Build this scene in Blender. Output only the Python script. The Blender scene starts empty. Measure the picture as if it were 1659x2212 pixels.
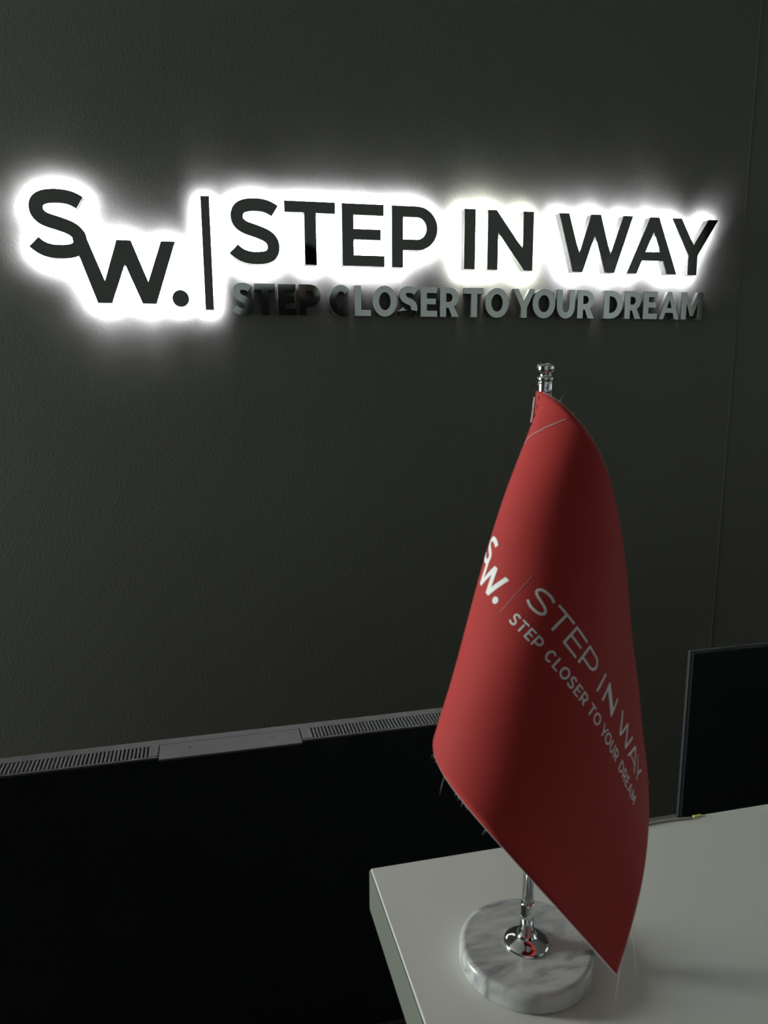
import bpy, bmesh, math, random
import numpy as np
from mathutils import Vector, Matrix
from mathutils.geometry import tessellate_polygon, delaunay_2d_cdt

random.seed(7)
SC = bpy.context.scene
COL = SC.collection
R = math.radians

# ------------------------------------------------------------------ camera
CZ = 1.30                                     # camera height; x to the right, y towards the sign wall
PITCH, YAW, ROLL, FPX = R(10.792), R(13.651), R(-0.3135), 1632.0
fwd = Vector((math.sin(YAW) * math.cos(PITCH), math.cos(YAW) * math.cos(PITCH), -math.sin(PITCH)))
rgt = Vector((math.cos(YAW), -math.sin(YAW), 0))
upv = rgt.cross(fwd)
rg2 = rgt * math.cos(ROLL) + upv * math.sin(ROLL)
up2 = upv * math.cos(ROLL) - rgt * math.sin(ROLL)
cam = bpy.data.cameras.new('camera')
cam.sensor_fit = 'VERTICAL'; cam.sensor_height = 24; cam.sensor_width = 18
cam.lens = 24 * FPX / 2212
cam.clip_start = 0.01
cam.dof.use_dof = True; cam.dof.focus_distance = 1.55; cam.dof.aperture_fstop = 17
camo = bpy.data.objects.new('camera', cam); COL.objects.link(camo)
mw = Matrix((rg2, up2, -fwd)).transposed().to_4x4(); mw.translation = (0, 0, CZ)
camo.matrix_world = mw
SC.camera = camo

# ------------------------------------------------------------------ light and exposure
SC.view_settings.view_transform = 'Standard'; SC.view_settings.look = 'None'
SC.view_settings.gamma = 1; SC.view_settings.use_curve_mapping = False
SC.view_settings.exposure = 0.0
world = bpy.data.worlds.new('world'); SC.world = world; world.use_nodes = True
world.node_tree.nodes['Background'].inputs[0].default_value = (0.75, 0.85, 0.9, 1)
world.node_tree.nodes['Background'].inputs[1].default_value = 0.3

WIN_L = (1.14, 1.60, 0.95, 2.10)              # left-wall window: y0, y1, z0, z1
WIN_B = (-1.00, 3.40, 0.90, 2.50)             # frosted glazing behind the camera: x0, x1, z0, z1
XL, XR, YF, YB, ZC = -2.4, 3.60, -1.5, 1.636, 2.75   # room: left, right, camera side, sign wall, ceiling
def area(name, loc, rot, sx, sy, power, col):
    l = bpy.data.lights.new(name, 'AREA'); l.shape = 'RECTANGLE'; l.size = sx; l.size_y = sy
    l.energy = power; l.color = col
    o = bpy.data.objects.new(name, l); o.location = loc; o.rotation_euler = rot; COL.objects.link(o)
    return o
area('daylight_side_window', (XL - 0.03, (WIN_L[0] + WIN_L[1]) / 2, (WIN_L[2] + WIN_L[3]) / 2), (0, R(-90), 0),
     WIN_L[3] - WIN_L[2], WIN_L[1] - WIN_L[0], 82, (0.93, 1.0, 0.95))
area('daylight_rear_window', ((WIN_B[0] + WIN_B[1]) / 2, YF - 0.03, (WIN_B[2] + WIN_B[3]) / 2), (R(90), 0, 0),
     WIN_B[1] - WIN_B[0], WIN_B[3] - WIN_B[2], 3.5, (0.95, 1.0, 0.95))
WIN_R = (-0.50, 0.70, 1.15, 2.25)             # small window in the right wall: y0, y1, z0, z1
area('daylight_right_window', (XR + 0.03, (WIN_R[0] + WIN_R[1]) / 2, (WIN_R[2] + WIN_R[3]) / 2), (0, R(90), 0),
     WIN_R[3] - WIN_R[2], WIN_R[1] - WIN_R[0], 5, (0.95, 0.98, 1.0))
SIGN_GLOW = 740.0

# ------------------------------------------------------------------ materials
def mat(name, col, rough=0.6, metal=0.0, spec=0.5, bump=None, vary=None, coat=0.0, sheen=0.0):
    m = bpy.data.materials.new(name); m.use_nodes = True
    nt = m.node_tree; b = nt.nodes['Principled BSDF']
    b.inputs['Base Color'].default_value = (*col, 1); b.inputs['Roughness'].default_value = rough
    b.inputs['Metallic'].default_value = metal; b.inputs['Specular IOR Level'].default_value = spec
    b.inputs['Coat Weight'].default_value = coat; b.inputs['Sheen Weight'].default_value = sheen
    tc = nt.nodes.new('ShaderNodeTexCoord')
    if vary:
        n = nt.nodes.new('ShaderNodeTexNoise'); n.inputs['Scale'].default_value = vary[0]; n.inputs['Detail'].default_value = 4
        nt.links.new(tc.outputs['Object'], n.inputs['Vector'])
        r = nt.nodes.new('ShaderNodeValToRGB')
        r.color_ramp.elements[0].position = 0.3; r.color_ramp.elements[1].position = 0.7
        r.color_ramp.elements[0].color = (*[c * (1 - vary[1]) for c in col], 1)
        r.color_ramp.elements[1].color = (*[min(1, c * (1 + vary[1])) for c in col], 1)
        nt.links.new(n.outputs['Fac'], r.inputs['Fac']); nt.links.new(r.outputs['Color'], b.inputs['Base Color'])
    if bump:
        n = nt.nodes.new('ShaderNodeTexNoise'); n.inputs['Scale'].default_value = bump[0]; n.inputs['Detail'].default_value = 5
        nt.links.new(tc.outputs['Object'], n.inputs['Vector'])
        k = nt.nodes.new('ShaderNodeBump'); k.inputs['Strength'].default_value = bump[1]; k.inputs['Distance'].default_value = bump[2]
        nt.links.new(n.outputs['Fac'], k.inputs['Height']); nt.links.new(k.outputs['Normal'], b.inputs['Normal'])
    return m
def emit(name, col, s):
    m = bpy.data.materials.new(name); m.use_nodes = True; nt = m.node_tree
    b = nt.nodes['Principled BSDF']; b.inputs['Base Color'].default_value = (0.8, 0.8, 0.8, 1)
    b.inputs['Emission Color'].default_value = (*col, 1); b.inputs['Emission Strength'].default_value = s
    return m

M = {}
M['wall'] = mat('dark_wall_paint', (0.090, 0.092, 0.077), 0.55, spec=0.25, bump=(190, 0.35, 0.0012), vary=(1.6, 0.06))
M['wall_light'] = mat('grey_wall_paint', (0.24, 0.25, 0.235), 0.8, bump=(150, 0.2, 0.001))
M['floor'] = mat('floor_laminate', (0.09, 0.075, 0.06), 0.5, vary=(6, 0.2))
M['ceiling'] = mat('ceiling_paint', (0.28, 0.28, 0.27), 0.9)
M['black_face'] = mat('black_mirror_acrylic', (0.068, 0.072, 0.062), 0.04, metal=1.0)
M['silver_face'] = mat('silver_mirror_acrylic', (0.40, 0.425, 0.39), 0.06, metal=1.0)
M['grey_return'] = mat('grey_letter_side', (0.13, 0.135, 0.125), 0.45)
M['return'] = mat('white_letter_side', (0.30, 0.30, 0.31), 0.5)
M['steel'] = mat('steel_pin', (0.5, 0.5, 0.5), 0.3, metal=1.0)
M['laminate'] = mat('white_laminate', (0.70, 0.71, 0.66), 0.42, spec=0.35, bump=(900, 0.08, 0.0003))
M['edgeband'] = mat('edge_band', (0.17, 0.185, 0.155), 0.45)  # darker than the laminate: the shade on the counter's end is in this colour
M['desk'] = mat('desk_board', (0.10, 0.09, 0.08), 0.5)
M['plastic_back'] = mat('black_plastic', (0.0065, 0.0085, 0.0105), 0.55, spec=0.12, bump=(700, 0.1, 0.0003))
M['plastic_top'] = mat('graphite_plastic', (0.066, 0.064, 0.069), 0.55, bump=(900, 0.12, 0.0003))
M['grille'] = mat('grille_plastic', (0.10, 0.102, 0.10), 0.6)
M['side_frame'] = mat('dark_frame_plastic', (0.024, 0.029, 0.032), 0.5)
M['flag_dark'] = mat('dark_red_thread', (0.13, 0.006, 0.008), 0.7)
M['slot'] = mat('slot_black', (0.003, 0.003, 0.004), 0.8, spec=0.1)
M['screen'] = mat('screen_glass', (0.01, 0.01, 0.012), 0.1)
M['chrome'] = mat('chrome', (0.72, 0.73, 0.73), 0.06, metal=1.0)
M['thread'] = mat('white_thread', (0.75, 0.72, 0.72), 0.8)
M['print'] = mat('white_print', (0.84, 0.85, 0.83), 0.6)
M['print_thin'] = mat('pale_print_line', (0.44, 0.12, 0.11), 0.6)
M['yellow'] = mat('yellow_paper', (0.62, 0.66, 0.14), 0.6)
M['cable'] = mat('beige_cable', (0.42, 0.40, 0.32), 0.5)
M['glossy_trim'] = mat('glossy_dark_trim', (0.02, 0.02, 0.022), 0.08)
M['window_frame'] = mat('window_frame', (0.6, 0.6, 0.6), 0.4)
M['jacket'] = mat('black_jacket', (0.006, 0.006, 0.007), 0.8, spec=0.1)
M['skin'] = mat('skin', (0.10, 0.06, 0.045), 0.6)
M['hair'] = mat('dark_hair', (0.004, 0.003, 0.003), 0.6)
M['led_cool'] = emit('led_cool_white', (0.86, 0.85, 1.0), SIGN_GLOW)
M['led_warm'] = emit('led_neutral_white', (0.97, 0.98, 0.99), SIGN_GLOW)

def glass_mat():
    m = bpy.data.materials.new('window_glass'); m.use_nodes = True
    b = m.node_tree.nodes['Principled BSDF']
    b.inputs['Transmission Weight'].default_value = 1; b.inputs['Roughness'].default_value = 0.02
    b.inputs['Base Color'].default_value = (0.9, 0.95, 0.95, 1)
    return m
M['glass'] = glass_mat()

def cloth_mat():
    m = mat('red_flag_satin', (0.42, 0.036, 0.034), 0.7, spec=0.16, sheen=0.06)
    nt = m.node_tree; b = nt.nodes['Principled BSDF']
    uv = nt.nodes.new('ShaderNodeTexCoord')
    hs = []
    for axis in (0, 1):
        w = nt.nodes.new('ShaderNodeTexWave'); w.wave_type = 'BANDS'; w.bands_direction = 'X' if axis == 0 else 'Y'
        w.inputs['Scale'].default_value = 900; w.inputs['Distortion'].default_value = 0.6
        nt.links.new(uv.outputs['UV'], w.inputs['Vector']); hs.append(w)
    ad = nt.nodes.new('ShaderNodeMath'); ad.operation = 'ADD'
    nt.links.new(hs[0].outputs['Fac'], ad.inputs[0]); nt.links.new(hs[1].outputs['Fac'], ad.inputs[1])
    bp = nt.nodes.new('ShaderNodeBump'); bp.inputs['Strength'].default_value = 0.12; bp.inputs['Distance'].default_value = 0.0003
    nt.links.new(ad.outputs[0], bp.inputs['Height']); nt.links.new(bp.outputs['Normal'], b.inputs['Normal'])
    return m
M['flag'] = cloth_mat()

def marble_mat():
    m = mat('grey_white_marble', (0.5, 0.5, 0.5), 0.22, spec=0.5)
    nt = m.node_tree; b = nt.nodes['Principled BSDF']
    tc = nt.nodes.new('ShaderNodeTexCoord')
    mp = nt.nodes.new('ShaderNodeMapping'); mp.inputs['Rotation'].default_value = (0.3, 0.5, R(-28)); mp.inputs['Scale'].default_value = (1, 2.4, 1.4)
    nt.links.new(tc.outputs['Object'], mp.inputs['Vector'])
    n1 = nt.nodes.new('ShaderNodeTexNoise'); n1.inputs['Scale'].default_value = 26; n1.inputs['Detail'].default_value = 7; n1.inputs['Distortion'].default_value = 1.2
    nt.links.new(mp.outputs['Vector'], n1.inputs['Vector'])
    r1 = nt.nodes.new('ShaderNodeValToRGB'); cr = r1.color_ramp
    cr.elements[0].position = 0.28; cr.elements[0].color = (0.13, 0.14, 0.15, 1)
    cr.elements[1].position = 0.50; cr.elements[1].color = (0.55, 0.565, 0.55, 1)
    e = cr.elements.new(0.385); e.color = (0.40, 0.415, 0.42, 1)
    nt.links.new(n1.outputs['Fac'], r1.inputs['Fac'])
    n2 = nt.nodes.new('ShaderNodeTexNoise'); n2.inputs['Scale'].default_value = 75; n2.inputs['Detail'].default_value = 6
    nt.links.new(mp.outputs['Vector'], n2.inputs['Vector'])
    r2 = nt.nodes.new('ShaderNodeValToRGB'); r2.color_ramp.elements[0].position = 0.32; r2.color_ramp.elements[0].color = (0.72, 0.73, 0.74, 1)
    r2.color_ramp.elements[1].position = 0.55; r2.color_ramp.elements[1].color = (1, 1, 1, 1)
    nt.links.new(n2.outputs['Fac'], r2.inputs['Fac'])
    mx = nt.nodes.new('ShaderNodeMix'); mx.data_type = 'RGBA'; mx.blend_type = 'MULTIPLY'; mx.inputs[0].default_value = 0.8
    nt.links.new(r1.outputs['Color'], mx.inputs[6]); nt.links.new(r2.outputs['Color'], mx.inputs[7])
    nt.links.new(mx.outputs[2], b.inputs['Base Color'])
    return m
M['marble'] = marble_mat()

# ------------------------------------------------------------------ helpers
def obj(name, verts, faces, m, parent=None, loc=(0, 0, 0), smooth=False):
    me = bpy.data.meshes.new(name)
    l = Vector(loc)
    me.from_pydata([tuple(Vector(v) - l) for v in verts], [], faces); me.update()
    me.materials.append(m)
    bm = bmesh.new(); bm.from_mesh(me); bmesh.ops.recalc_face_normals(bm, faces=bm.faces); bm.to_mesh(me); bm.free()
    if smooth:
        for p in me.polygons: p.use_smooth = True
    o = bpy.data.objects.new(name, me); COL.objects.link(o)
    if parent is not None: o.parent = parent        # parent sits at loc
    else: o.location = l
    return o
def tag(o, label, cat, group=None):
    o['label'] = label; o['category'] = cat
    if group: o['group'] = group
    return o
def thing(name, loc, label, cat, group=None):
    o = bpy.data.objects.new(name, None); o.location = loc; o.empty_display_size = 0.02; COL.objects.link(o)
    return tag(o, label, cat, group)
def struct(o): o['kind'] = 'structure'; return o
BF = [(0, 1, 2, 3), (4, 7, 6, 5), (0, 4, 5, 1), (1, 5, 6, 2), (2, 6, 7, 3), (3, 7, 4, 0)]
def boxes(*bs):
    V, Fc = [], []
    for (x0, x1, y0, y1, z0, z1) in bs:
        k = len(V)
        V += [(x0, y0, z0), (x1, y0, z0), (x1, y1, z0), (x0, y1, z0), (x0, y0, z1), (x1, y0, z1), (x1, y1, z1), (x0, y1, z1)]
        Fc += [tuple(i + k for i in f) for f in BF]
    return V, Fc
def box(name, b, m, parent=None, loc=(0, 0, 0), bevel=0.0, seg=2):
    o = obj(name, *boxes(b), m, parent, loc)
    if bevel:
        bm = bmesh.new(); bm.from_mesh(o.data)
        bmesh.ops.bevel(bm, geom=bm.edges[:], offset=bevel, segments=seg, affect='EDGES', profile=0.5)
        bm.to_mesh(o.data); bm.free()
    return o
def lathe(name, prof, m, parent, n=48, cx=0.0, cy=0.0):
    V, Fc = [], []
    for (r, z) in prof:
        for i in range(n):
            a = 2 * math.pi * i / n; V.append((cx + r * math.cos(a), cy + r * math.sin(a), z))
    for j in range(len(prof) - 1):
        for i in range(n):
            Fc.append((j * n + i, j * n + (i + 1) % n, (j + 1) * n + (i + 1) % n, (j + 1) * n + i))
    Fc.append(tuple(range(n))); Fc.append(tuple((len(prof) - 1) * n + i for i in range(n)))
    o = obj(name, V, Fc, m, parent)
    for p in o.data.polygons: p.use_smooth = len(p.vertices) == 4
    return o
def tube_geo(pts, r, n=6, taper=False):
    pts = [Vector(p) for p in pts]; V, Fc = [], []
    for i, p in enumerate(pts):
        t = (pts[min(i + 1, len(pts) - 1)] - pts[max(i - 1, 0)]).normalized()
        a = t.cross(Vector((0.31, 0.17, 0.93))).normalized(); b = t.cross(a)
        rr = r * (1 - 0.7 * i / (len(pts) - 1)) if taper else r
        for k in range(n):
            w = 2 * math.pi * k / n; V.append(tuple(p + (a * math.cos(w) + b * math.sin(w)) * rr))
    for i in range(len(pts) - 1):
        for k in range(n):
            Fc.append((i * n + k, i * n + (k + 1) % n, (i + 1) * n + (k + 1) % n, (i + 1) * n + k))
    Fc.append(tuple(range(n))); Fc.append(tuple((len(pts) - 1) * n + k for k in range(n)))
    return V, Fc
def join_geo(gs):
    V, Fc = [], []
    for v, f in gs:
        k = len(V); V += list(v); Fc += [tuple(i + k for i in q) for q in f]
    return V, Fc

# ------------------------------------------------------------------ letters: outlines in (x, z)
def bez(p0, h0, h1, p1, n):
    return [tuple((1 - t) ** 3 * a + 3 * (1 - t) ** 2 * t * b + 3 * (1 - t) * t * t * c + t ** 3 * d for a, b, c, d in zip(p0, h0, h1, p1))
            for t in (i / n for i in range(n + 1))]
def stroke(path, w):
    L, Rr = [], []
    for i, p in enumerate(path):
        a = path[max(i - 1, 0)]; b = path[min(i + 1, len(path) - 1)]
        dx, dy = b[0] - a[0], b[1] - a[1]; d = math.hypot(dx, dy); nx, ny = -dy / d * w / 2, dx / d * w / 2
        L.append((p[0] + nx, p[1] + ny)); Rr.append((p[0] - nx, p[1] - ny))
    return L + Rr[::-1]
def ell(cx, cz, rx, rz, a0, a1, n):
    return [(cx + rx * math.cos(R(a0 + (a1 - a0) * i / n)), cz + rz * math.sin(R(a0 + (a1 - a0) * i / n))) for i in range(n + 1)]
def glyph(ch, x0, x1, z0, z1, w):
    """list of loops: the outline, then its holes"""
    W, H = x1 - x0, z1 - z0; wh = 0.9 * w
    X = lambda t: x0 + t * W
    Z = lambda t: z0 + t * H
    if ch == 'I': return [[(x0, z0), (x1, z0), (x1, z1), (x0, z1)]]
    if ch == 'T':
        c = (x0 + x1) / 2
        return [[(x0, z1), (x0, z1 - wh), (c - w / 2, z1 - wh), (c - w / 2, z0), (c + w / 2, z0), (c + w / 2, z1 - wh), (x1, z1 - wh), (x1, z1)]]
    if ch == 'L': return [[(x0, z1), (x0, z0), (x1, z0), (x1, z0 + wh), (x0 + w, z0 + wh), (x0 + w, z1)]]
    if ch == 'E':
        m0, m1 = Z(0.515) - wh * 0.48, Z(0.515) + wh * 0.48; xs = x0 + w
        return [[(x0, z0), (x1, z0), (x1, z0 + wh), (xs, z0 + wh), (xs, m0), (X(0.91), m0), (X(0.91), m1), (xs, m1), (xs, z1 - wh), (X(0.985), z1 - wh), (X(0.985), z1), (x0, z1)]]
    if ch in 'PR':
        zb = Z(0.285 if ch == 'P' else 0.31); rz = (z1 - zb) / 2; xm = x1 if ch == 'P' else x1 - 0.02 * W
        rx = min(rz * 1.02, 0.6 * W); cxx = xm - rx; cz = (z1 + zb) / 2
        hole = [(x0 + w, zb + wh), (x0 + w, z1 - wh)] + ell(cxx, cz, rx - w, rz - wh, 90, -90, 16)
        if ch == 'P': out = [(x0, z0), (x0, z1)] + ell(cxx, cz, rx, rz, 90, -90, 22) + [(x0 + w, zb), (x0 + w, z0)]
        else: out = [(x0, z0), (x0, z1)] + ell(cxx, cz, rx, rz, 90, -58, 20) + [(x1, z0), (x1 - 1.12 * w, z0), (cxx - 0.02 * W, zb), (x0 + w, zb), (x0 + w, z0)]
        return [out, hole]
    if ch == 'D':
        rx = min(H / 2, 0.72 * W); cxx = x1 - rx; cz = (z0 + z1) / 2
        return [[(x0, z0), (x0, z1)] + ell(cxx, cz, rx, H / 2, 90, -90, 26),
                [(x0 + w, z0 + wh), (x0 + w, z1 - wh)] + ell(cxx, cz, rx - w, H / 2 - wh, 90, -90, 22)]
    ov = 0.012 * H
    if ch == 'O':
        cxx, cz = (x0 + x1) / 2, (z0 + z1) / 2
        return [ell(cxx, cz, W / 2, H / 2 + ov, 0, 360, 44)[:-1], ell(cxx, cz, W / 2 - w, H / 2 + ov - 0.95 * w, 0, 360, 40)[:-1]]
    if ch == 'C':
        rx = 0.53 * W; cxx = x0 + rx; cz = (z0 + z1) / 2
        return [ell(cxx, cz, rx, H / 2 + ov, 44, 316, 34) + ell(cxx, cz, rx - w, H / 2 + ov - 0.95 * w, 316, 44, 30)]
    if ch == 'U':
        cxx = (x0 + x1) / 2; rz = 0.44 * H
        return [[(x0, z1)] + ell(cxx, z0 - ov + rz, W / 2, rz, 180, 360, 24) + [(x1, z1), (x1 - w, z1)] + ell(cxx, z0 - ov + rz, W / 2 - w, rz - 0.95 * w, 360, 180, 22) + [(x0 + w, z1)]]
    if ch == 'N':
        return [[(x0, z0), (x0, z1), (x0 + 0.82 * w, z1), (x1 - w, Z(0.37)), (x1 - w, z1), (x1, z1), (x1, z0), (x1 - 0.82 * w, z0), (x0 + w, Z(0.63)), (x0 + w, z0)]]
    if ch == 'W':
        a, b = 0.130 * W * (w / (0.196 * H)) ** 0.9, 0.130 * W * (w / (0.196 * H)) ** 0.9
        b0, m0, b1 = X(0.272), X(0.493), X(0.713)          # centres of the lower and middle joints
        vz = 0.325 * w / (0.196 * H); pz = 1 - 0.35 * w / (0.196 * H)
        return [[(x0, z1), (x0 + a, z1), (X(0.285), Z(vz)), (m0 - a / 2, z1), (m0 + a / 2, z1), (X(0.712), Z(vz)), (x1 - a, z1), (x1, z1),
                 (b1 + b / 2, z0), (b1 - b / 2, z0), (X(0.491), Z(pz)), (b0 + b / 2, z0), (b0 - b / 2, z0)]]
    if ch == 'A':
        c = (x0 + x1) / 2; k = w / (0.196 * H); f = 0.195 * W * k; t = 0.088 * W * (0.5 + 0.5 * k); ap = 1 - 0.25 * k
        zl, zh = 0.235, 0.235 + 0.155 * k
        li = lambda q: x0 + f + (c - x0 - f) * q / ap
        ri = lambda q: x1 - f - (x1 - f - c) * q / ap
        return [[(x0, z0), (c - t, z1), (c + t, z1), (x1, z0), (x1 - f, z0), (ri(zl), Z(zl)), (li(zl), Z(zl)), (x0 + f, z0)],
                [(li(zh), Z(zh)), (c, Z(ap)), (ri(zh), Z(zh))]]
    if ch == 'Y':
        c = (x0 + x1) / 2; k = w / (0.196 * H); f = 0.205 * W * k
        return [[(x0, z1), (x0 + f, z1), (c, Z(0.36 + 0.185 * k)), (x1 - f, z1), (x1, z1), (c + w / 2, Z(0.355)), (c + w / 2, z0), (c - w / 2, z0), (c - w / 2, Z(0.355))]]
    if ch == 'M':
        c = (x0 + x1) / 2
        return [[(x0, z0), (x0, z1), (x0 + 0.9 * w, z1), (c, Z(0.40)), (x1 - 0.9 * w, z1), (x1, z1), (x1, z0), (x1 - w, z0), (x1 - w, Z(0.60)), (c + 0.33 * w, Z(0.13)), (c - 0.33 * w, Z(0.13)), (x0 + w, Z(0.60)), (x0 + w, z0)]]
    if ch == 'S':
        zz0, zz1 = z0 - ov, z1 + ov; HH = zz1 - zz0
        wx, wz = w / 2 / W, w / 2 / HH
        q = lambda a, b: (x0 + a * W, zz0 + b * HH)
        P = [((0.945 - 0.028 - 0.0 * wx, 0.905 - 0.9 * wz), (0.80, 0.965 - wz * 0.9), (0.70, 1 - wz), (0.53, 1 - wz)),
             ((0.53, 1 - wz), (0.27, 1 - wz), (wx, 0.85), (wx + 0.012, 0.715)),
             ((wx + 0.012, 0.715), (wx + 0.02, 0.57), (0.36, 0.545), (0.52, 0.505)),
             ((0.52, 0.505), (0.68, 0.465), (1 - wx, 0.42), (1 - wx, 0.275)),
             ((1 - wx, 0.275), (1 - wx, 0.13), (0.74, wz), (0.47, wz)),
             ((0.47, wz), (0.30, wz), (0.16, 0.045 + wz), (0.052, 0.135 + wz))]
        path = []
        for seg in P: path += bez(*[q(*p) for p in seg], 12)[0 if not path else 1:]
        return [stroke(path, w)]
    if ch == '.':
        cxx, cz = (x0 + x1) / 2, (z0 + z1) / 2
        return [ell(cxx, cz, W / 2, H / 2, 0, 360, 36)[:-1]]
    raise ValueError(ch)
def union(polys):
    """merge overlapping simple outlines into one set of loops"""
    V, Fi = [], []
    for p in polys:
        Fi.append(list(range(len(V), len(V) + len(p)))); V += [Vector(q) for q in p]
    vs, es, fs, *_ = delaunay_2d_cdt(V, [], Fi, 1, 1e-6)
    cnt = {}
    for f in fs:
        for i in range(len(f)): cnt.setdefault(tuple(sorted((f[i], f[(i + 1) % len(f)]))), []).append((f[i], f[(i + 1) % len(f)]))
    nxt = {e[0][0]: e[0][1] for e in cnt.values() if len(e) == 1}
    loops = []
    while nxt:
        a = next(iter(nxt)); l = []
        while a in nxt: l.append(a); a = nxt.pop(a)
        loops.append([tuple(vs[i]) for i in l])
    loops.sort(key=lambda l: -len(l))
    return loops
def tess(loops):
    pts = [p for l in loops for p in l]
    tris = tessellate_polygon([[Vector((p[0], p[1], 0)) for p in l] for l in loops])
    return pts, [tuple(t) for t in tris]
def walls(loops, y0, y1):
    V, Fc = [], []
    for l in loops:
        k = len(V); m = len(l)
        V += [(x, y0, z) for x, z in l] + [(x, y1, z) for x, z in l]
        Fc += [(k + i, k + (i + 1) % m, k + m + (i + 1) % m, k + m + i) for i in range(m)]
    return V, Fc
def prism(loops, y0, y1):
    pts, tris = tess(loops); n = len(pts)
    V = [(x, y0, z) for x, z in pts] + [(x, y1, z) for x, z in pts]
    Fc = [t for t in tris] + [tuple(i + n for i in t[::-1]) for t in tris]
    k = 0
    for l in loops:
        m = len(l)
        for i in range(m): Fc.append((k + i, k + (i + 1) % m, n + k + (i + 1) % m, n + k + i))
        k += m
    return V, Fc

# ------------------------------------------------------------------ the room
T = 0.12
struct(box('wall_back', (XL - T, XR + T, YB, YB + T, 0, ZC), M['wall']))
ra, rb, rc, rd = WIN_R
struct(obj('wall_right', *boxes((XR, XR + T, YF, ra, 0, ZC), (XR, XR + T, rb, YB, 0, ZC), (XR, XR + T, ra, rb, 0, rc), (XR, XR + T, ra, rb, rd, ZC)), M['wall_light']))
y0, y1, z0, z1 = WIN_L
struct(obj('wall_left', *boxes((XL - T, XL, YF, y0, 0, ZC), (XL - T, XL, y1, YB, 0, ZC), (XL - T, XL, y0, y1, 0, z0), (XL - T, XL, y0, y1, z1, ZC)), M['wall_light']))
x0, x1, zb0, zb1 = WIN_B
struct(obj('wall_front', *boxes((XL - T, x0, YF - T, YF, 0, ZC), (x1, XR + T, YF - T, YF, 0, ZC), (x0, x1, YF - T, YF, 0, zb0), (x0, x1, YF - T, YF, zb1, ZC)), M['wall_light']))
struct(box('floor', (XL - T, XR + T, YF - T, YB + T, -0.1, 0), M['floor']))
struct(box('ceiling', (XL - T, XR + T, YF - T, YB + T, ZC, ZC + 0.1), M['ceiling']))
def ring(o, u0, u1, v0, v1, w, d0, d1):
    f = (lambda a0, a1, b0, b1: (d0, d1, a0, a1, b0, b1)) if o == 'x' else (lambda a0, a1, b0, b1: (a0, a1, d0, d1, b0, b1))
    return boxes(f(u0, u1, v0, v0 + w), f(u0, u1, v1 - w, v1), f(u0, u0 + w, v0 + w, v1 - w), f(u1 - w, u1, v0 + w, v1 - w))
w1 = struct(obj('window_1', *ring('x', y0, y1, z0, z1, 0.045, XL - 0.09, XL - 0.05), M['window_frame']))
g = box('pane', (XL - 0.075, XL - 0.069, y0 + 0.045, y1 - 0.045, z0 + 0.045, z1 - 0.045), M['glass'], w1)
w2 = struct(obj('window_2', *ring('y', x0, x1, zb0, zb1, 0.045, YF - 0.09, YF - 0.05), M['window_frame']))
g = box('pane', (x0 + 0.045, x1 - 0.045, YF - 0.075, YF - 0.069, zb0 + 0.045, zb1 - 0.045), M['glass'], w2)
w3 = struct(obj('window_3', *ring('x', ra, rb, rc, rd, 0.045, XR + 0.05, XR + 0.09), M['window_frame']))
g = box('pane', (XR + 0.069, XR + 0.075, ra + 0.045, rb - 0.045, rc + 0.045, rd - 0.045), M['glass'], w3)
struct(box('trim_1', (1.2815, 1.2835, YB - 0.0007, YB + 0.001, 0, ZC), M['wall']))['label'] = 'vertical joint in the dark wall'

# ------------------------------------------------------------------ the wall sign
K = 0.8e-3
YFACE, YTAG = 1.600, 1.6232
sx = lambda x: x * K
sz = lambda z: CZ + z * K
def scaled(loops): return [[(sx(p[0]), sz(p[1])) for p in l] for l in loops]
def pin(x, z, ya, yb, r=0.003, n=10):
    V = [(x + r * math.cos(2 * math.pi * i / n), y, z + r * math.sin(2 * math.pi * i / n)) for y in (ya, yb) for i in range(n)]
    return V, [(i, (i + 1) % n, n + (i + 1) % n, n + i) for i in range(n)] + [tuple(range(n)), tuple(range(n, 2 * n))]
def shrink(loops, d=0.0006):
    out = []
    for l in loops:
        n = len(l); q = []
        ar = sum(l[i][0] * l[(i + 1) % n][1] - l[(i + 1) % n][0] * l[i][1] for i in range(n))
        s = (1 if ar > 0 else -1) * (1 if l is loops[0] else -1)
        for i in range(n):
            dx, dz = l[(i + 1) % n][0] - l[i - 1][0], l[(i + 1) % n][1] - l[i - 1][1]; m = math.hypot(dx, dz)
            q.append((l[i][0] - s * dz / m * d, l[i][1] + s * dx / m * d))
        out.append(q)
    return out
def lit_letter(shapes, pins, label, cat, led, name='sign_letter'):
    shapes = [scaled(s) for s in shapes]
    pts = [p for s in shapes for l in s for p in l]
    xc = (min(p[0] for p in pts) + max(p[0] for p in pts)) / 2; zb = min(p[1] for p in pts)
    loc = (xc, YB, zb)
    t = thing(name, loc, label, cat, 'backlit black pieces of the wall sign')
    obj('face', *join_geo([prism(s, YFACE, YFACE + 0.003) for s in shapes]), M['black_face'], t, loc)['label'] = 'glossy black front'
    obj('return', *join_geo([prism(s, YFACE + 0.003, YFACE + 0.0160) for s in shapes] + [walls(s, YFACE + 0.0160, YFACE + 0.0215) for s in shapes]), M['return'], t, loc)['label'] = 'white side of the letter'
    obj('light_panel', *join_geo([prism(shrink(s), YFACE + 0.0160, YFACE + 0.0165) for s in shapes]), M[led], t, loc)['label'] = 'glowing white back'
    for (px, pz) in pins: obj('mounting_pin', *pin(sx(px), sz(pz), YFACE + 0.0162, YB + 0.002), M['steel'], t, loc)
    return t
Z0, Z1, SW_ = 259.5, 412.5, 30.0
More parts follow.
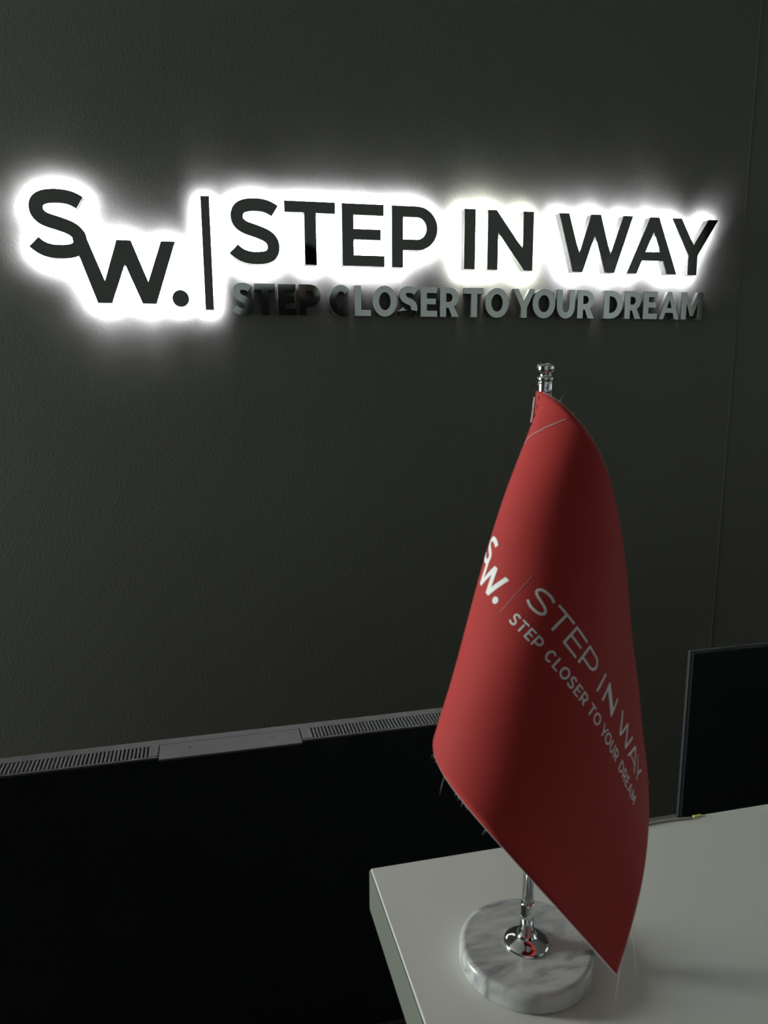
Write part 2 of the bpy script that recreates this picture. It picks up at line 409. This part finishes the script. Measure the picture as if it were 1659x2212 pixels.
lit_letter([union([glyph('S', -362, -238, 261, 413, 31)[0], glyph('W', -271, -36, 158.5, 305.5, 31)[0]])], [(-345, 372), (-208, 175), (-102, 175)],
           'large backlit black S joined to a W at the start of the sign', 'letter', 'led_cool')
lit_letter([glyph('.', -49, -9, 152, 192, 0)], [(-29, 172)], 'round backlit black dot after the joined S and W', 'letter', 'led_cool', 'sign_dot')
lit_letter([[[(30, 146), (50.5, 146), (50.5, 414), (30, 414)]]], [(40, 170), (40, 390)], 'tall thin backlit black bar between the logo and STEP', 'sign bar', 'led_cool', 'sign_bar')
MAIN = [('STEP', 'S', 99, 219), ('STEP', 'T', 233.5, 362), ('STEP', 'E', 379.5, 491), ('STEP', 'P', 511, 635), ('IN', 'I', 710, 741), ('IN', 'N', 776, 908),
        ('WAY', 'W', 983, 1207), ('WAY', 'A', 1196, 1356), ('WAY', 'Y', 1331, 1481)]
PINS = {'S': [(0.3, 0.93), (0.6, 0.06)], 'T': [(0.5, 0.2), (0.5, 0.9)], 'E': [(0.12, 0.2), (0.12, 0.8)], 'P': [(0.12, 0.2), (0.12, 0.8)], 'I': [(0.5, 0.2), (0.5, 0.8)],
        'N': [(0.1, 0.2), (0.9, 0.8)], 'W': [(0.27, 0.1), (0.71, 0.1)], 'A': [(0.12, 0.06), (0.5, 0.92)], 'Y': [(0.5, 0.2), (0.5, 0.42)]}
for word, ch, xa, xb in MAIN:
    lit_letter([glyph(ch, xa, xb, Z0, Z1, SW_)], [(xa + a * (xb - xa), Z0 + b * (Z1 - Z0)) for a, b in PINS[ch]],
               'large backlit black letter %s of the word %s' % (ch, word), 'letter', 'led_warm' if word == 'IN' else 'led_cool')
TAG = [('STEP', 'S', 100, 147), ('STEP', 'T', 154, 207), ('STEP', 'E', 215, 261), ('STEP', 'P', 269, 325), ('CLOSER', 'C', 349, 407), ('CLOSER', 'L', 416, 460),
       ('CLOSER', 'O', 465, 532), ('CLOSER', 'S', 539, 589), ('CLOSER', 'E', 598, 645), ('CLOSER', 'R', 653, 707), ('TO', 'T', 724, 779), ('TO', 'O', 784, 853),
       ('YOUR', 'Y', 867, 932), ('YOUR', 'O', 925, 994), ('YOUR', 'U', 999, 1055), ('YOUR', 'R', 1063, 1116), ('DREAM', 'D', 1146, 1206), ('DREAM', 'R', 1213, 1266),
       ('DREAM', 'E', 1273, 1319), ('DREAM', 'A', 1326, 1392), ('DREAM', 'M', 1399, 1470)]
rt = random.Random(3)
for word, ch, xa, xb in TAG:
    s = scaled(glyph(ch, xa, xb, 136.5, 214.5, 17.5))
    loc = (sx((xa + xb) / 2), YB, sz(136.5))
    t = thing('tagline_letter', loc, 'small unlit grey letter %s of %s in the line below the lit words' % (ch, word), 'letter', 'grey tagline letters')
    obj('return', *prism(s, YTAG + 0.002, YB + 0.0012), M['grey_return'], t, loc)['label'] = 'grey side of the letter'
    obj('face', *prism(s, YTAG, YTAG + 0.002), M['silver_face'], t, loc)['label'] = 'silvery mirrored front'
    t.rotation_euler = (R(rt.uniform(-0.25, 0.25)), 0, R(rt.uniform(-0.25, 0.25)))

# ------------------------------------------------------------------ desk and white counter
ZK = CZ - 0.34
CX0, CY0, CY1, CT = 0.0988, 0.10, 0.4565, 0.0315
dl = thing('work_desk', (0, 0.6, 0), 'dark work desk below the black computer', 'desk')
box('desk_top', (-0.75, 1.75, 0.20, 0.98, CZ - 0.745, CZ - 0.72), M['desk'], dl, (0, 0.6, 0), 0.002)
box('front_panel', (-0.75, 1.75, 0.175, 0.198, 0.0, CZ - 0.72), M['desk'], dl, (0, 0.6, 0), 0.002)
for lx in (-0.73, 1.70): box('leg', (lx, lx + 0.03, 0.90, 0.96, 0.0, CZ - 0.745), M['desk'], dl, (0, 0.6, 0), 0.002)
loc = (0.6, 0.3, CZ - 0.72)
ct = thing('reception_counter', loc, 'white laminate counter top under the flag stand', 'counter')
box('counter_top', (CX0 + 0.0012, 1.72, CY0, CY1, ZK - CT, ZK), M['laminate'], ct, loc, 0.0007)
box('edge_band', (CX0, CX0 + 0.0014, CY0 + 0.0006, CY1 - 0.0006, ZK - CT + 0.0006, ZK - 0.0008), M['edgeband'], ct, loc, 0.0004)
box('riser_panel', (CX0 + 0.18, 1.71, 0.205, 0.235, CZ - 0.72, ZK - CT), M['laminate'], ct, loc, 0.001)

# ------------------------------------------------------------------ all-in-one computers seen from behind
def computer(name, loc, label, xa, xb, ya, yb, zt, zb, detail):
    """loc: foot on the desk; ya near (back) face, yb screen side"""
    t = thing(name, loc, label, 'computer', 'all-in-one computers on the desk')
    xc = (xa + xb) / 2; zz = 0.011
    if detail:
        ms, me = -0.0525, 0.0828            # pop-up camera module
        ys0, ys1 = ya + 0.0042, ya + 0.0248 # slot band
        obj('back_shell', *boxes((xa, xb, ya, yb - 0.0015, zb, zt - zz), (xa, xb, ya, ys0 - 0.0006, zt - zz, zt - 0.0022)), M['plastic_back'], t, loc)
        top = obj('top_cover', *boxes((xa, xb, ys1, yb - 0.0015, zt - zz, zt), (xa, xb, ya + 0.0016, ys0, zt - 0.0022, zt - 0.0003),
              (ms - 0.008, ms - 0.001, ys0, ys1, zt - zz, zt), (me + 0.001, me + 0.008, ys0, ys1, zt - zz, zt)), M['plastic_top'], t, loc)
        box('vent_channel', (xa + 0.01, xb - 0.01, ys0 - 0.001, ys1 + 0.001, zt - zz - 0.001, zt - zz + 0.001), M['slot'], t, loc)
        pitch = 0.0036
        for a, b in ((xa + 0.004, ms - 0.008), (me + 0.008, xb - 0.004)):
            n = int((b - a) / pitch)
            bars = [(a + (b - a) * i / n + (0.0016 if i else 0.0), a + (b - a) * (i + 1) / n, ys0, ys1, zt - 0.006, zt - 0.0001) for i in range(n)]
            gobj = obj('vent_grille', *boxes(*bars), M['grille'], t, loc); gobj['label'] = 'row of narrow vent slots'; gobj['kind'] = 'stuff'
        mod = box('camera_module', (ms, me, ya - 0.0052, ya + 0.0242, zt - 0.0014, zt + 0.0006), M['plastic_top'], t, loc, 0.0004)
        mod['label'] = 'pop-up camera module with two pin holes'
        for px in (ms + 0.028, me - 0.028):
            h = lathe('pin_hole', [(0.0008, 0), (0.0008, 0.0004)], M['slot'], mod, 12); h.location = Vector((px, ya + 0.013, zt + 0.0005)) - Vector(loc)
        box('module_gap', (ms - 0.0008, me + 0.0008, ya + 0.0246, ya + 0.0256, zt - 0.004, zt + 0.00015), M['slot'], t, loc)
        for px in (ms - 0.0008, me): box('module_gap', (px, px + 0.0008, ya - 0.002, ya + 0.0252, zt - 0.004, zt + 0.00015), M['slot'], t, loc)
        st = lathe('stand_mount', [(0.050, 0), (0.050, 0.0013), (0.0495, 0.0014)], M['plastic_back'], t, 64)
        st.rotation_euler = (R(90), 0, 0); st.location = Vector((0.012, ya + 0.0012, CZ - 0.470)) - Vector(loc)
        for px, pz in ((0.050, 0.633), (0.0277, 0.659), (0.0548, 0.665)):
            box('port', (px - 0.004, px + 0.004, ya - 0.0006, ya + 0.002, CZ - pz - 0.002, CZ - pz + 0.002), M['slot'], t, loc, 0.0004)
    else:
        box('back_shell', (xa + 0.0008, xb, ya, ya + 0.0055, zb, zt - 0.0012), M['plastic_back'], t, loc, 0.0012)
        box('side_frame', (xa, xb, ya + 0.0062, yb - 0.002, zb, zt), M['side_frame'], t, loc, 0.0012)
        pv, pf = stroke_box = boxes((xa + 0.004, xa + 0.051, ya - 0.0009, ya + 0.001, zb + 0.015, CZ - 0.520))
        po = obj('access_cover', pv, pf, M['plastic_back'], t, loc)
        bm = bmesh.new(); bm.from_mesh(po.data); bmesh.ops.bevel(bm, geom=bm.edges[:], offset=0.0007, segments=2, affect='EDGES'); bm.to_mesh(po.data); bm.free()
    box('screen', (xa + 0.002, xb - 0.002, yb - 0.0015 if detail else yb - 0.002, yb, zb + 0.002, zt - 0.0015), M['screen'], t, loc, 0.001)
    box('stand_neck', (xc - 0.04, xc + 0.04, ya + 0.012, ya + 0.026, loc[2] + 0.006, zb + 0.04), M['plastic_back'], t, loc, 0.004)
    box('stand_foot', (xc - 0.11, xc + 0.11, ya - 0.05, ya + 0.12, loc[2], loc[2] + 0.008), M['plastic_back'], t, loc, 0.003)
    return t
computer('desktop_computer', (0.015, 0.72, CZ - 0.72), 'back of a black all-in-one computer with vent slots and pop-up camera', -0.282, 0.300, 0.6885, 0.7262, CZ - 0.36, CZ - 0.704, True)
computer('desktop_computer', (0.87, 0.83, CZ - 0.72), 'back of a plain black computer standing beyond the white counter', 0.5988, 1.14, 0.795, 0.8085, CZ - 0.36, CZ - 0.704, False)

# small things at the rear edge of the counter
tag(box('paper_note', (0.3532, 0.3608, 0.4540, 0.4562, ZK, ZK + 0.0011), M['yellow'], None, (0.357, 0.455, ZK), 0.0004), 'tiny yellow paper scrap on the rear edge of the counter', 'paper')
pts = [Vector((0.300 + 0.052 * i / 10, 0.4535 + 0.0016 * math.sin(i * 0.31), ZK + 0.0008)) for i in range(11)]
tag(obj('thin_cable', *tube_geo(pts, 0.0008), M['cable'], None, (0.32, 0.4535, ZK), True), 'thin pale cable along the rear edge of the counter behind the flag', 'cable')

# ------------------------------------------------------------------ flag stand
BX, BY = 0.1696, 0.3541
stand = thing('flag_stand', (BX, BY, ZK), 'chrome flag pole on a round grey and white marble base', 'flag stand')
HB, RB = 0.0123, 0.0387
lathe('marble_base', [(RB - 0.0016, 0), (RB - 0.0003, 0.0008), (RB, 0.002), (RB - 0.0001, HB - 0.0026), (RB - 0.0008, HB - 0.0010), (RB - 0.0024, HB - 0.0001), (RB - 0.0034, HB)], M['marble'], stand, 96)['label'] = 'round grey veined marble base'
lathe('flange', [(0.0128, HB), (0.0132, HB + 0.0004), (0.0131, HB + 0.0009), (0.0122, HB + 0.0017), (0.0105, HB + 0.0026), (0.0085, HB + 0.0034), (0.0066, HB + 0.0043), (0.0052, HB + 0.0055), (0.0045, HB + 0.0075)], M['chrome'], stand, 64)['label'] = 'chrome dome flange'
lathe('collar', [(0.0041, HB + 0.006), (0.0041, HB + 0.0165), (0.0044, HB + 0.0170), (0.0044, HB + 0.0195), (0.0041, HB + 0.0200), (0.0041, HB + 0.0255), (0.0035, HB + 0.0265)], M['chrome'], stand, 40)
lathe('pole', [(0.0033, HB + 0.010), (0.0033, 0.3205), (0.0031, 0.3210)], M['chrome'], stand, 40)
FT = 0.3205
lathe('finial', [(0.0035, FT), (0.0035, FT + 0.0120), (0.0033, FT + 0.0123), (0.0039, FT + 0.0129), (0.0040, FT + 0.0136), (0.0039, FT + 0.0146), (0.0030, FT + 0.0151), (0.0030, FT + 0.0162),
                 (0.0038, FT + 0.0166), (0.00425, FT + 0.0174), (0.0043, FT + 0.0190), (0.0042, FT + 0.0202), (0.0037, FT + 0.0209), (0.0020, FT + 0.0212)], M['chrome'], stand, 40)['label'] = 'stepped chrome finial'

# ------------------------------------------------------------------ the flag
NET = [
  [(165.7, 356.1, -11.8), (165.9, 356.5, -28.9), (162.8, 357.1, -64.0), (165.3, 356.1, -115.0), (163.8, 357.3, -149.3), (164.1, 356.5, -166.1)],
  [(165.7, 339.4, -11.6), (151.4, 345.8, -26.7), (145.3, 363.2, -64.3), (154.9, 343.5, -116.1), (150.9, 349.0, -148.3), (150.7, 348.7, -165.7)],
  [(175.9, 309.2, -30.4), (157.1, 305.1, -33.9), (120.0, 317.0, -58.3), (113.6, 348.7, -112.7), (120.5, 342.3, -150.7), (124.6, 338.0, -166.7)],
  [(195.7, 321.9, -70.7), (192.3, 305.0, -78.7), (162.4, 284.7, -91.3), (114.9, 277.8, -117.5), (90.9, 296.8, -147.6), (86.2, 303.6, -165.6)],
  [(210.3, 334.2, -111.6), (196.6, 325.5, -118.6), (185.3, 296.7, -133.0), (151.1, 265.3, -154.4), (120.1, 255.0, -172.5), (103.2, 253.5, -181.2)],
  [(223.8, 348.2, -153.7), (220.4, 331.7, -160.2), (205.7, 302.4, -173.4), (171.8, 270.5, -193.7), (144.1, 263.4, -212.6), (134.9, 250.3, -220.6)],
  [(234.7, 355.1, -181.1), (225.6, 342.5, -187.4), (213.4, 313.5, -202.2), (188.9, 274.3, -219.6), (159.7, 264.0, -238.0), (152.1, 249.0, -243.0)],
  [(238.4, 360.0, -195.1), (231.8, 345.9, -201.7), (219.2, 316.9, -214.7), (193.8, 278.7, -235.1), (172.0, 257.9, -247.5), (161.4, 248.8, -255.0)],
]
KF, U0F, V0F, LF = (8.507199326060138e-05, 0.07326873564395645, 0.09897948622044467, 0.22878908204019457)

NETA = np.array(NET) / 1000.0
HF = LF / 1.5
def bsp(n, t, deg=3):
    kn = np.concatenate([np.zeros(deg), np.linspace(0, 1, n - deg + 1), np.ones(deg)])
    t = np.clip(np.asarray(t, float), 0, 1 - 1e-9)
    N = [((t >= kn[i]) & (t < kn[i + 1])).astype(float) for i in range(len(kn) - 1)]
    for d in range(1, deg + 1):
        N = [((t - kn[i]) / (kn[i + d] - kn[i]) * N[i] if kn[i + d] > kn[i] else 0 * t) +
             ((kn[i + d + 1] - t) / (kn[i + d + 1] - kn[i + 1]) * N[i + 1] if kn[i + d + 1] > kn[i + 1] else 0 * t) for i in range(len(kn) - 1 - d)]
    return np.array(N).T
def surf(u, v):                               # u, v in metres on the flat cloth
    A = bsp(8, np.asarray(u) / LF); B = bsp(6, np.asarray(v) / HF)
    return np.einsum('ki,kj,ijc->kc', A, B, NETA) + np.array([0, 0, CZ])
def surfn(u, v):
    e = 0.0006; u = np.clip(u, e, LF - e); v = np.clip(v, e, HF - e)
    n = np.cross(surf(u + e, v) - surf(u - e, v), surf(u, v + e) - surf(u, v - e))
    return n / np.linalg.norm(n, axis=1)[:, None]
NU_, NV_ = 90, 62
uu, vv = np.meshgrid(np.linspace(0, LF, NU_), np.linspace(0, HF, NV_), indexing='ij'); uu = uu.ravel(); vv = vv.ravel()
P = surf(uu, vv); Nn = surfn(uu, vv)
mid = Nn[(NU_ // 2) * NV_ + NV_ // 2]
FS = 1.0 if Vector(mid).dot(Vector((0, 0, CZ)) - Vector(P[(NU_ // 2) * NV_ + NV_ // 2])) > 0 else -1.0
FLOC = (BX, BY, CZ - 0.18)
flag = thing('desk_flag', FLOC, 'drooping red satin desk flag with white lettering hanging from the chrome pole', 'flag')
quad = lambda o=0: [(o + i * NV_ + j, o + (i + 1) * NV_ + j, o + (i + 1) * NV_ + j + 1, o + i * NV_ + j + 1) for i in range(NU_ - 1) for j in range(NV_ - 1)]
TH = 0.00022
nV = len(P)
edge = [i * NV_ for i in range(NU_)] + [(NU_ - 1) * NV_ + j for j in range(1, NV_)] + [i * NV_ + NV_ - 1 for i in range(NU_ - 2, -1, -1)] + [j for j in range(NV_ - 2, 0, -1)]
F1 = quad(); F2 = [f[::-1] for f in quad(nV)]
F3 = [(edge[k], edge[(k + 1) % len(edge)], nV + edge[(k + 1) % len(edge)], nV + edge[k]) for k in range(len(edge))]
cloth = obj('cloth', [tuple(p) for p in P + Nn * TH] + [tuple(p) for p in P - Nn * TH], F1 + F2 + F3, M['flag'], flag, FLOC, True)
uvl = cloth.data.uv_layers.new(name='weave')
for lp in cloth.data.loops:
    k = lp.vertex_index % nV; uvl.data[lp.index].uv = (uu[k], vv[k])
# hem sleeve round the pole
sl = [(BX + 0.0040 * math.cos(a), BY + 0.0040 * math.sin(a)) for a in [2 * math.pi * i / 28 for i in range(28)]]
zs = [CZ - 0.0185, CZ - 0.012 - HF]
obj('pole_sleeve', [(x, y, z) for z in zs for x, y in sl], [(i, (i + 1) % 28, 28 + (i + 1) % 28, 28 + i) for i in range(28)], M['flag'], flag, FLOC, True)['label'] = 'red sleeve sewn round the pole'
LK, LU, LV = KF, U0F, V0F
def on_flag(xs, zs, off):
    u = np.clip(LU + LK * np.array(xs), 0.0005, LF - 0.0005); v = np.clip(LV - LK * np.array(zs), 0.0005, HF - 0.0005)
    return surf(u, v) + surfn(u, v) * off * FS
def printed(name, shapes, m, label):
    bm = bmesh.new()
    for loops in shapes:
        pts, tris = tess(loops)
        vs = [bm.verts.new((p[0], p[1], 0)) for p in pts]
        for t in tris:
            try: bm.faces.new([vs[i] for i in t])
            except ValueError: pass
    for _ in range(4):
        es = [e for e in bm.edges if e.calc_length() > 24]
        if not es: break
        bmesh.ops.subdivide_edges(bm, edges=es, cuts=1)
        bmesh.ops.triangulate(bm, faces=bm.faces[:])
    bm.verts.index_update()
    V = on_flag([v.co.x for v in bm.verts], [v.co.y for v in bm.verts], 0.00032)
    Fc = [tuple(v.index for v in f.verts) for f in bm.faces]; bm.free()
    o = obj(name, [tuple(p) for p in V], Fc, m, flag, FLOC, True); o['label'] = label
    return o
FZ0, FZ1 = 276, 404
def wc(w): return sum(t[2] + t[3] for t in TAG if t[0] == w) / (2 * sum(t[0] == w for t in TAG))
printed('printed_logo', [union([glyph('S', -362, -238, 262, 412, 28)[0], glyph('W', -271, -36, 158.5, 305.5, 28)[0]]), glyph('.', -49, -9, 152, 192, 0)], M['print'], 'white printed joined S and W with a dot')
printed('printed_bar', [[[(37, 146), (43, 146), (43, 413), (37, 413)]]], M['print_thin'], 'thin pale printed line')
printed('printed_title', [glyph(ch, xa, xb if ch != 'I' else xa + 14, FZ0, FZ1, 14) for _, ch, xa, xb in MAIN], M['print'], 'white printed words STEP IN WAY')
printed('printed_tagline', [glyph(ch, wc(w) + 0.95 * (xa - wc(w)) + 2.5, wc(w) + 0.95 * (xb - wc(w)) - 2.5, 142, 207, 10.5) for w, ch, xa, xb in TAG], M['print'], 'small white printed words STEP CLOSER TO YOUR DREAM')
# cut edge: a thin pale selvedge along the top, fly and bottom edges, with loose threads
rf = random.Random(11)
def edge_pt(s):                               # s in 0..3: top, fly, bottom
    if s < 1: return (s * LF, 0.0)
    if s < 2: return (LF, (s - 1) * HF)
    return (LF * (3 - s), HF)
for nm, sa, sb in (('top_selvedge', 0.03, 1.0), ('fly_selvedge', 1.0, 2.0), ('bottom_selvedge', 2.0, 2.97)):
    ss = np.linspace(sa, sb, 70); q = np.array([edge_pt(s) for s in ss])
    obj(nm, *tube_geo([tuple(p) for p in surf(q[:, 0], q[:, 1])], 0.00022, 5), M['thread'], flag, FLOC, True)['label'] = 'frayed white cut edge'
cen = surf([LF * 0.5], [HF * 0.5])[0]
def fray(s, ln, drop):
    q = edge_pt(s); p = surf([q[0]], [q[1]])[0]
    qi = (q[0] + (LF * 0.5 - q[0]) * 0.04, q[1] + (HF * 0.5 - q[1]) * 0.04); d = p - surf([qi[0]], [qi[1]])[0]; d /= np.linalg.norm(d)
    d = d + np.array([rf.uniform(-.5, .5), rf.uniform(-.5, .5), rf.uniform(-.4, .4)]); d /= np.linalg.norm(d)
    sd = np.array([rf.uniform(-1, 1), rf.uniform(-1, 1), 0]) * 0.35
    return tube_geo([tuple(p + d * ln * t + (sd * ln + np.array([0, 0, -drop])) * t * t) for t in np.linspace(0, 1, 7)], 0.00008, 4, True)
fz = [fray(rf.uniform(0.02, 2.96), rf.uniform(0.0005, 0.0016), rf.uniform(0, 0.0006)) for _ in range(170)]
ff = obj('fringe', *join_geo(fz), M['thread'], flag, FLOC); ff['kind'] = 'stuff'; ff['label'] = 'tiny frayed threads along the cut edges'
for s, ln, dr in ((2.52, 0.004, 0.005), (2.58, 0.002, 0.001), (2.46, 0.002, 0.001), (1.02, 0.012, 0.004), (1.08, 0.007, 0.007), (1.30, 0.005, 0.005), (1.86, 0.008, 0.012), (1.96, 0.006, 0.012), (0.05, 0.006, 0.0), (0.09, 0.006, 0.001), (2.40, 0.0025, 0.001)):
    obj('loose_thread', *fray(s, ln, dr), M['thread'], flag, FLOC, True)
tu = np.interp(np.linspace(0, 1, 24), [0, .14, .4, .7, 1], [0.0188, 0.0186, 0.0245, 0.0286, 0.0310]); tv = np.interp(np.linspace(0, 1, 24), [0, .14, .4, .7, 1], [0.0238, 0.0215, 0.0150, 0.0085, 0.0033])
pp = surf(tu, tv) + surfn(tu, tv) * FS * 0.0005
obj('loose_thread', *tube_geo([tuple(p) for p in pp], 0.00016, 5), M['thread'], flag, FLOC, True)['label'] = 'long white thread lying across the top corner'
for k in range(5):
    a = 0.0022 + k * 0.0042
    q = np.linspace(a, a + 0.0020, 4); pp = surf(np.full(4, 0.0040) + q * 0.42, q) + surfn(np.full(4, 0.0040) + q * 0.42, q) * FS * 0.0003
    obj('hem_stitch', *tube_geo([tuple(p) for p in pp], 0.00030, 5), M['flag_dark'], flag, FLOC, True)

hv = np.linspace(0.0030, 0.0150, 9)
left = np.array([-math.cos(YAW + 0.2), math.sin(YAW + 0.2), 0.0])
hp = surf(np.full(9, 0.0035), hv); lm_ = surf(np.linspace(0, 0.03, 40).repeat(9), np.tile(hv, 40)).reshape(40, 9, 3)
best = [lm_[np.argmax(lm_[:, i] @ left), i] for i in range(9)]
obj('hem_fold', *tube_geo([tuple(p + left * (0.0006 + 0.0004 * math.sin(math.pi * i / 8))) for i, p in enumerate(best)], 0.00042, 6), M['thread'], flag, FLOC, True)['label'] = 'pale folded hem edge'

# ------------------------------------------------------------------ the photographer, seen only mirrored in the glossy letters
def person():
    loc = (0.43, -0.42, 0.0)
    t = thing('person', loc, 'tall person in black clothes taking the picture, mirrored in the letters', 'person')
    J = {'pel': (0.470, -0.44, 0.960, .16, .12), 'wst': (0.470, -0.44, 1.140, .16, .11), 'chs': (0.470, -0.44, 1.450, .20, .13), 'nck': (0.475, -0.43, 1.590, .085, .08), 'ntp': (0.505, -0.42, 1.650, .06, .06),
         'shl': (0.285, -0.43, 1.600, .09, .09), 'ell': (0.180, -0.36, 1.250, .06, .06), 'wrl': (0.070, -0.13, 1.310, .034, .034), 'hal': (0.060, -0.08, 1.330, .035, .02),
         'shr': (0.665, -0.43, 1.600, .09, .09), 'elr': (0.740, -0.44, 1.290, .06, .06), 'wrr': (0.730, -0.38, 0.970, .034, .034), 'har': (0.730, -0.36, 0.890, .035, .02),
         'hpl': (0.370, -0.44, 0.920, .09, .09), 'knl': (0.360, -0.43, 0.520, .062, .062), 'anl': (0.360, -0.45, 0.100, .042, .042), 'tol': (0.350, -0.27, 0.035, .035, .03),
         'hpr': (0.570, -0.44, 0.920, .09, .09), 'knr': (0.580, -0.43, 0.520, .062, .062), 'anr': (0.580, -0.45, 0.100, .042, .042), 'tor': (0.600, -0.27, 0.035, .035, .03)}
    E = [('pel', 'wst'), ('wst', 'chs'), ('chs', 'nck'), ('nck', 'ntp'), ('chs', 'shl'), ('shl', 'ell'), ('ell', 'wrl'), ('wrl', 'hal'), ('chs', 'shr'), ('shr', 'elr'), ('elr', 'wrr'), ('wrr', 'har'),
         ('pel', 'hpl'), ('hpl', 'knl'), ('knl', 'anl'), ('anl', 'tol'), ('pel', 'hpr'), ('hpr', 'knr'), ('knr', 'anr'), ('anr', 'tor')]
    for h, dirs in (('hal', ((-.9, .5, .5), (-.5, .9, .6), (-.1, .9, .7), (.3, .8, .6), (.6, .2, .8))), ('har', ((-.25, .25, -1), (-.1, .3, -1), (.08, .3, -1), (.2, .25, -1), (-.6, .5, -.6)))):
        for k, d in enumerate(dirs):
            b = Vector(J[h][:3]); d = Vector(d).normalized(); l = (0.05, 0.058, 0.055, 0.045, 0.042)[k]
            J[h + '%da' % k] = (*(b + d * l), .0095, .0095); J[h + '%db' % k] = (*(b + d * l * 1.7 + Vector((0, 0.006, -0.006))), .008, .008)
            E += [(h, h + '%da' % k), (h + '%da' % k, h + '%db' % k)]
    ks = list(J); me = bpy.data.meshes.new('body')
    me.from_pydata([tuple(Vector(J[k][:3]) - Vector(loc)) for k in ks], [(ks.index(a), ks.index(b)) for a, b in E], [])
    o = bpy.data.objects.new('body', me); COL.objects.link(o); o.parent = t; me.materials.append(M['jacket'])
    sm = o.modifiers.new('skin', 'SKIN'); sm.use_smooth_shade = True
    for i, k in enumerate(ks): me.skin_vertices[0].data[i].radius = J[k][3:5]; me.skin_vertices[0].data[i].use_root = (i == 0)
    o.modifiers.new('sub', 'SUBSURF').levels = 2
    # head: shaped ellipsoid with brow, nose, chin and ears; hair as a cap
    hc = Vector((0.515, -0.40, 1.725)); V, Fc = [], []; nr, ns = 26, 32
    for i in range(nr + 1):
        th = math.pi * i / nr
        for j in range(ns):
            ph = 2 * math.pi * j / ns; x, y, z = math.sin(th) * math.sin(ph), math.sin(th) * math.cos(ph), math.cos(th)
            rx = 0.076 * (1 - 0.22 * max(0, -z) ** 1.5); ry = 0.096 * (1 - 0.12 * max(0, -z)); dy = 0.012 * max(0, -z)
            if y > 0.6 and abs(x) < 0.16 and -0.32 < z < 0.12: dy += 0.022 * (1 - abs(x) / 0.16) * (0.12 - z) / 0.44
            if abs(x) > 0.93 and -0.22 < z < 0.18: rx *= 1.14
            if y > 0.5 and 0.2 < abs(x) < 0.5 and 0.0 < z < 0.16: dy -= 0.007
            V.append(hc + Vector((x * rx, y * ry + dy, z * 0.122)))
    for i in range(nr):
        for j in range(ns): Fc.append((i * ns + j, i * ns + (j + 1) % ns, (i + 1) * ns + (j + 1) % ns, (i + 1) * ns + j))
    obj('head', V, Fc, M['skin'], t, loc, True)
    HV = [(v - hc) * (1.09 + 0.02 * math.sin(40 * v.x) * math.cos(33 * v.y)) + hc for v in V]
    keep = [f for f in Fc if all((HV[i] - hc).z > 0.035 or (HV[i] - hc).y < -0.02 and (HV[i] - hc).z > -0.05 for i in f)]
    obj('hair', HV, keep, M['hair'], t, loc, True)
    return t
person()
